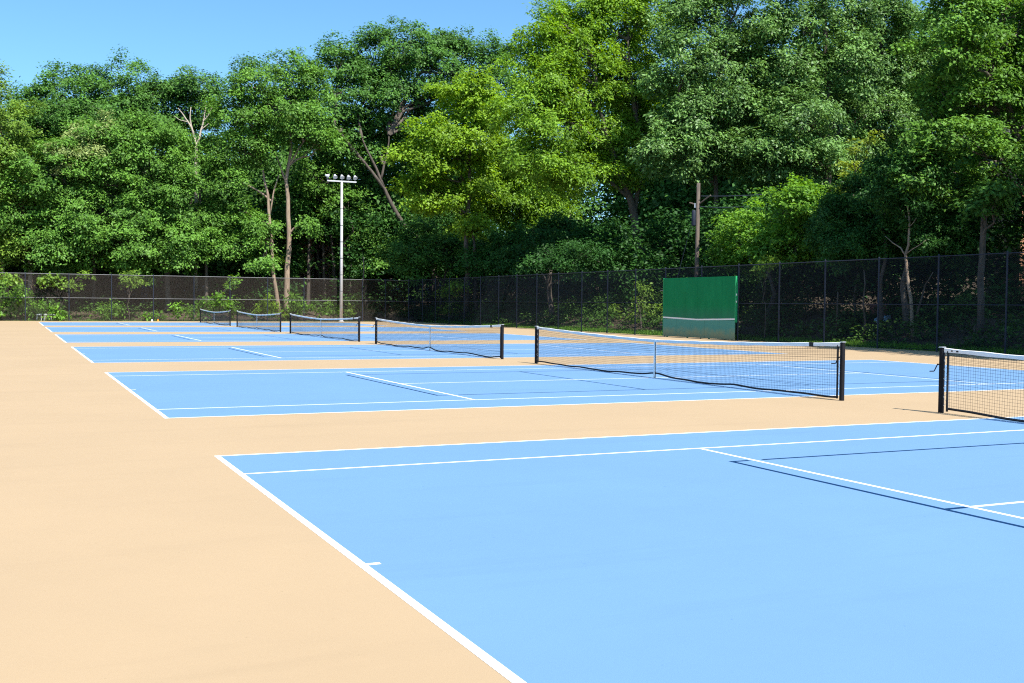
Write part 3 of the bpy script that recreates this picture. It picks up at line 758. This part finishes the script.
tree('yellow_tree', 'small tree with golden yellow leaf tips between the oak and the cedar', 'tree', 'X', 37.6,
     [(858, 150, 8, 8), (856, 178, 9, 9), (850, 168, 7, 7), (846, 188, 7, 7), (872, 138, 6, 6), (840, 195, 6, 6)], 856, 'gold', trunk_r=.08, dens=.7, cr_px=5, leaf_px=4)
tree('dense_shrub_tree', 'dense bright green bushy tree just right of the utility pole', 'tree', 'X', 35.6,
     [(735, 245, 18, 22), (752, 228, 22, 22), (778, 215, 24, 22), (800, 205, 22, 24), (768, 245, 26, 22), (800, 240, 24, 22), (742, 262, 20, 16), (822, 200, 18, 22)], 770, 'bright', trunk_r=.14, leaf_px=4, cr_px=9, dens=1.1)
tree('cedar_tree', 'dark fine leaved cedar mass in front of the oaks at the right', 'tree', 'X', 35.2,
     [(835, 225, 28, 28), (865, 205, 30, 32), (895, 185, 30, 34), (880, 235, 34, 26), (915, 215, 30, 32), (845, 250, 30, 20), (925, 180, 22, 26), (935, 240, 28, 22)], 880, 'cedar', trunk_r=.12, branches=False, leaf_px=3.6, cr_px=9, ratio=.4, dens=1.15, updir=.6)
deadtree('bare_sapling', 'thin crooked bare sapling behind the right fence, its pale stem nearly leafless', 'X', 34.3,
         [([(914, 325), (911, 300), (907, 270), (905.5, 255), (909, 235), (909, 215), (906, 198), (902, 182)], .085, .03), ([(905.5, 255), (901, 248), (893, 243), (885, 236)], .04, .012), ([(909, 222), (903, 212), (898, 206)], .035, .012), ([(908, 228), (914, 222), (916, 218)], .02, .01), ([(902, 182), (890, 178), (880, 174)], .02, .008), ([(906, 254), (918, 246), (926, 240)], .025, .01)], 'bark_pale', 914)
deadtree('leaning_trunk', 'stout dark leaning trunk beside the bare sapling behind the fence', 'X', 34.9,
         [([(907, 325), (905, 305), (903, 290), (905, 275), (908, 262)], .16, .10), ([(916, 318), (921, 300), (925, 285), (933, 272)], .05, .02)], 'bark_grey', 907)
for px, tp, lb in ((863, 270, 'slim pale sapling stem behind the right fence, left of the reddish panel'), (837, 292, 'short slim stem behind the fence below the dark cedar'), (974, 325, 'slim stem low behind the fence below the grey trunk')):
    deadtree('slim_stem', lb, 'X', 34.0, [([(px, 345), (px+.3, (330+tp)/2), (px+1, tp)], .05, .03)], 'bark_grey', px)
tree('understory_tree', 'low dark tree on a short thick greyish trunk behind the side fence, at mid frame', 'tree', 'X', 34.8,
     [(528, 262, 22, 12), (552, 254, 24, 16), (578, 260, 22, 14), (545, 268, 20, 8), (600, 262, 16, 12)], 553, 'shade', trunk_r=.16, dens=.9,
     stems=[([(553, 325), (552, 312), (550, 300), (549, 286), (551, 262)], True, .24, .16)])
deadtree('slim_stem', 'dark slim straight stem taller than the back fence, just right of the floodlight pole', 'Y', 86.5,
         [([(362.5, 322), (362.6, 300), (363, 280), (363.2, 257)], .075, .05)], 'bark_grey', 362.5)
tree('ash_tree', 'lower bright green tree leaning over the side fence, between yellow maple and tallest tree', 'tree', 'Y', 84.0,
     [(500, 165, 24, 22), (520, 185, 26, 22), (490, 195, 22, 18), (515, 215, 26, 16), (540, 205, 24, 18), (530, 160, 24, 20), (505, 140, 20, 18), (550, 182, 22, 20)], 535, 'ash', trunk_r=.2, ratio=.42, leaf_px=4.0, cr_px=13, flat=.5, updir=.7, droop=.55)
tree('understory_tree', 'low dark leafy tree over the side fence, below the tall bright green tree', 'tree', 'Y', 78.0,
     [(485, 262, 20, 14), (510, 252, 24, 18), (540, 246, 26, 20), (568, 250, 24, 20), (525, 268, 26, 12), (555, 232, 20, 14)], 530, 'cedar', trunk_r=.14, dens=.9)
tree('understory_tree', 'low dark leafy tree left of the utility pole and above the fence', 'tree', 'Y', 71.0,
     [(590, 248, 22, 18), (612, 258, 24, 16), (668, 258, 20, 14), (600, 236, 18, 12), (642, 268, 28, 9), (685, 262, 16, 12)], 612, 'cedar', trunk_r=.14, dens=.9)
# trees off to the right of the frame that shade the side fence
for y, h in ((14.5, 17), (7.5, 18), (0.5, 17)):
    s = 1
    pass
def plain_tree(x, y, H, rad, key, label, zlow=.30):
    global NLEAF
    b0 = np.array([x, y, ground_h(x, y)-.15]); t = empty('broadleaf_tree', tuple(b0)); tag(t, label, 'tree')
    W = []
    for i in range(9):
        a = rng.uniform(0, 6.28); q = rng.uniform(.25, .62)*rad; z = H*rng.uniform(zlow+.08, .86)
        W.append((b0+np.array([q*math.cos(a), q*math.sin(a), z]), np.array([rad*.5, rad*.5, H*.15])))
    W.append((b0+np.array([0, 0, H*.85]), np.array([rad*.5, rad*.5, H*.15])))
    C, O = lobes_to_clumps(W, 1.0, back=1)
    V, ti = leaf_quads(C, 1.0*rng.uniform(.7, 1.3, len(C)), O, 85, .30, .6, .6); NLEAF += len(ti)
    quad_mesh('crown', V-b0, ti, L[key], t)
    mb = MB(); pts = limb(mb, np.zeros(3), np.array([0, 0, H*.8]), .34, .08, .02, 8, 9)
    for c, r_ in W: limb(mb, pts[4], c-b0, .12, .03, .06, 4, 5)
    mb.build('trunk', M['bark_grey'], t, True)
plain_tree(34.6, 13.5, 19, 4.4, 'maple', 'tall green maple just outside the right edge whose shade falls on the side fence')
plain_tree(40.0, 15.0, 19, 4.6, 'deep', 'tall dark tree behind the maple just outside the right edge')
plain_tree(45.5, 17.0, 18, 4.6, 'deep', 'tall dark tree farthest from the side fence outside the right edge')
plain_tree(35.0, 5.0, 18, 4.4, 'maple', 'green maple beside the near end of the side fence, out of the photo')

# --- shrubs one can tell apart, along the back fence
def shrub(label, axis, val, lobes, base_px, key, leaf_px=3.2, cr_px=5, dens=.9, stems=None):
    tree('shrub', label, 'shrub', axis, val, lobes, base_px, key, trunk_r=.04, cr_px=cr_px, leaf_px=leaf_px, dens=dens, trunkname='stem', flat=.8, updir=.5, twigs=.5, stems=stems)
shrub('large bright green bush behind the fence at the left edge', 'Y', 87.6, [(8, 308, 12, 10), (-14, 303, 14, 14), (28, 310, 13, 9), (20, 296, 10, 8), (2, 285, 12, 8)], 8, 'bright')
shrub('small bright bush right of the white stools', 'Y', 87.4, [(58, 314, 8, 6), (60, 307, 5, 4), (64, 316, 4, 4)], 59, 'bright')
shrub('low leafy bush behind the fence between the stools and the brown trunk', 'Y', 87.5, [(96, 316, 6, 5), (105, 309, 6, 5), (113, 312, 7, 7), (119, 306, 5, 3)], 108, 'bright', dens=.7)
shrub('tall thin leafy sapling hanging over the left part of back fence', 'Y', 87.3, [(134, 284, 9, 5), (125, 281, 6, 4), (128, 276, 6, 3)], 129, 'warm', dens=.6)
shrub('bright shoots at the foot of the brown trunk', 'Y', 87.2, [(157, 316, 5, 5), (150, 318, 4, 3), (176, 306, 5, 5), (180, 312, 5, 4)], 157, 'bright', dens=.6)
shrub('arching leafy bush left of the smallest net', 'Y', 87.2, [(195, 313, 6, 6), (204, 308, 8, 6), (215, 304, 8, 5), (222, 298, 6, 6), (228, 290, 6, 5), (236, 283, 5, 5), (230, 306, 5, 7)], 212, 'bright', dens=.7)
shrub('yellow green bush left of the pale twin trunks', 'Y', 87.4, [(266, 306, 6, 6), (272, 304, 6, 6), (258, 313, 6, 4), (276, 311, 5, 5)], 268, 'yellow', dens=.7)
shrub('leafy bush right of the pale twin trunks', 'Y', 87.4, [(296, 303, 7, 6), (301, 309, 6, 6), (292, 313, 5, 4), (294, 297, 4, 3)], 296, 'bright', dens=.7)
shrub('small bush just left of the floodlight pole foot', 'Y', 87.6, [(330, 306, 4, 6), (335, 309, 4, 5), (323, 312, 3, 4)], 331, 'bright', dens=.7)
shrub('pale bush right of the floodlight pole foot', 'Y', 87.6, [(350, 311, 4, 6), (356, 300, 4, 6)], 352, 'warm', dens=.6)
shrub('bright yellow green bush glowing through the dark fence near the corner', 'X', 33.2, [(455, 285, 6, 4), (452, 291, 6, 4), (446, 294, 5, 3), (460, 288, 4, 4), (450, 308, 6, 6)], 452, 'yellow', dens=.7)
shrub('sunlit bush behind the fence just left of the green board', 'X', 34.2, [(640, 308, 9, 8), (655, 315, 8, 7), (628, 318, 7, 5), (645, 290, 8, 6), (615, 312, 6, 5)], 642, 'warm', dens=.7)
shrub('sprays of yellowish leaves over the fence right of the green board', 'X', 32.6, [(764, 266, 7, 6), (760, 274, 5, 5), (772, 262, 5, 4)], 764, 'warm', dens=.7, cr_px=6)
# vine over the left end of the fence
shrub('leafy vine hanging over the top rail at the left end of the back fence', 'Y', 86.5, [(45, 280, 8, 5), (60, 283, 7, 5), (72, 287, 6, 4), (10, 280, 12, 5), (88, 276, 5, 3)], 62, 'warm', dens=.5)

# --- undergrowth, one mass no one could count
def scatter(name, n_, pick, key, cr, size, n_per, label=None, flat=.6, ratio=.6, updir=.7):
    global NLEAF
    C = np.array([pick() for _ in range(n_)]); O = np.tile([0, 0, 1.], (len(C), 1))
    V, ti = leaf_quads(C, cr*rng.uniform(.6, 1.4, len(C)), O, n_per, size, ratio, flat, updir); NLEAF += len(ti)
    o = quad_mesh(name, V, ti, L[key]); tag(o, label, name.replace('_', ' '), None, 'stuff'); return o
def pick_back():
    x = rng.uniform(-22, 46); y = 88.6+12*rng.random()
    if -.6 < x < 2 and y < 89.5: x -= 4;
    return (x, y, ground_h(x, y)+rng.uniform(.0, .5+.10*(y-87)))
def pick_side():
    y = rng.uniform(8, 92); x = 33.0+11*rng.random()**1.1; return (x, y, ground_h(x, y)+rng.uniform(.0, .4+.14*(x-33)))
scatter('undergrowth', 330, pick_back, 'under', .7, .26, 55, 'dark low undergrowth and saplings behind the back fence')
scatter('undergrowth', 900, pick_side, 'under', .6, .20, 80, 'dark tangled brush on the bank behind the side fence')
def pick_mid():
    y = rng.uniform(27, 98); x = 37.5+(20 if y > 50 else 7)*rng.random(); return (x, y, ground_h(x, y)+rng.uniform(1.2, 6.5))
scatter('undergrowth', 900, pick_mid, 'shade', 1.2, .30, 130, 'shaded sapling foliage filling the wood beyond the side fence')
def pick_midb():
    x = rng.uniform(-20, 44); y = 97+9*rng.random(); z = rng.uniform(.8, 10.5)
    if 302/1 < 0: pass
    return (x, y, ground_h(x, y)+z)
hx = at(318, 262, 'Y', 100)[0]
def pick_midb2():
    while True:
        p = pick_midb()
        if abs(p[0]-hx-(p[1]-100)*.2) > 2.2 or p[2] > 8.2: return p
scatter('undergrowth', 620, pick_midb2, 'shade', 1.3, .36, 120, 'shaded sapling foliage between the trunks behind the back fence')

# --- grass at the foot of the side fence
def grass():
    n_ = 60000; y = rng.uniform(20, 84, n_); x = 31.75+1.6*rng.random(n_)**1.4
    x2 = rng.uniform(-20, 31, 7000); y2 = 86.5+1.3*rng.random(7000)
    x = np.concatenate([x, x2]); y = np.concatenate([y, y2]); n_ = len(x)
    z = np.array([ground_h(a, b_) for a, b_ in zip(x, y)])
    P = np.stack([x, y, z-.01], 1); h = rng.uniform(.06, .22, n_)
    a = rng.uniform(0, 6.28, n_); d = np.stack([np.cos(a), np.sin(a), 0*a], 1)
    ln = rng.normal(size=(n_, 3))*.06; ln[:, 2] = 0
    V = np.empty((n_, 4, 3)); wd = .016
    V[:, 0] = P-d*wd; V[:, 1] = P+d*wd; V[:, 2] = P+ln+d*wd*.3; V[:, 2, 2] += h; V[:, 3] = P+ln-d*wd*.3; V[:, 3, 2] += h
    o = quad_mesh('grass', V.reshape(-1, 3), rng.random(n_), L['bright']); tag(o, 'narrow strip of bright grass along the foot of the fences', 'grass', None, 'stuff')
grass()

# --- the far wood closing the view behind the single trees
def woods():
    global NLEAF
    C = []
    for i in range(1900):                       # behind the back row
        x = rng.uniform(-34, 66); y = rng.uniform(106, 117)
        top = 16.5+1.8*math.sin(x*.31)+1.5*math.sin(x*.83+1)
        if 18 < x < 45: top += 2.5
        z = rng.uniform(1.0, top)
        hx_ = at(320, 262, 'Y', y)[0]
        if abs(x-hx_) < 2.8 and z < 9: continue
        C.append((x, y, ground_h(x, y)+z))
    for i in range(2300):                       # beyond the side row
        y = rng.uniform(44, 112); x = rng.uniform(65, 76)
        z = rng.uniform(.5, 21.0+1.5*math.sin(y*.4)); C.append((x, y, ground_h(x, y)+z))
    for i in range(700):                        # thick fill between the trunks
        x = rng.uniform(2, 44); y = rng.uniform(102.5, 106); z = rng.uniform(3, 14.5)
        if abs(x-at(320, 262, 'Y', y)[0]) < 2.6 and z < 8: continue
        C.append((x, y, ground_h(x, y)+z))
    C = np.array(C); O = unit(CAM-C); O[:, 2] = .3
    V, ti = leaf_quads(C, 1.9*rng.uniform(.7, 1.35, len(C)), O, 95, .52, .6, .75, .7); NLEAF += len(ti)
    o = quad_mesh('woods', V, ti, L['deep']); tag(o, 'dense dark wood closing the view behind the single trees', 'woods', None, 'stuff')
    mb = MB()
    for i in range(90):
        if i < 45: x = rng.uniform(-30, 60); y = rng.uniform(99, 116)
        else: y = rng.uniform(68, 104); x = rng.uniform(46, 66)
        g = ground_h(x, y); h = rng.uniform(6, 9.5) if i < 45 else rng.uniform(3.5, 5.5); ln = rng.normal(size=2)*.5
        mb.tube([(x, y, g-.2), (x+ln[0]*.5, y+ln[1]*.5, g+h*.5), (x+ln[0], y+ln[1], g+h)], [.24, .18, .09], 7, cap=False)
    mb.build('trunks', M['bark_grey'], o, True)['kind'] = 'stuff'
woods()
print('leaves', NLEAF)
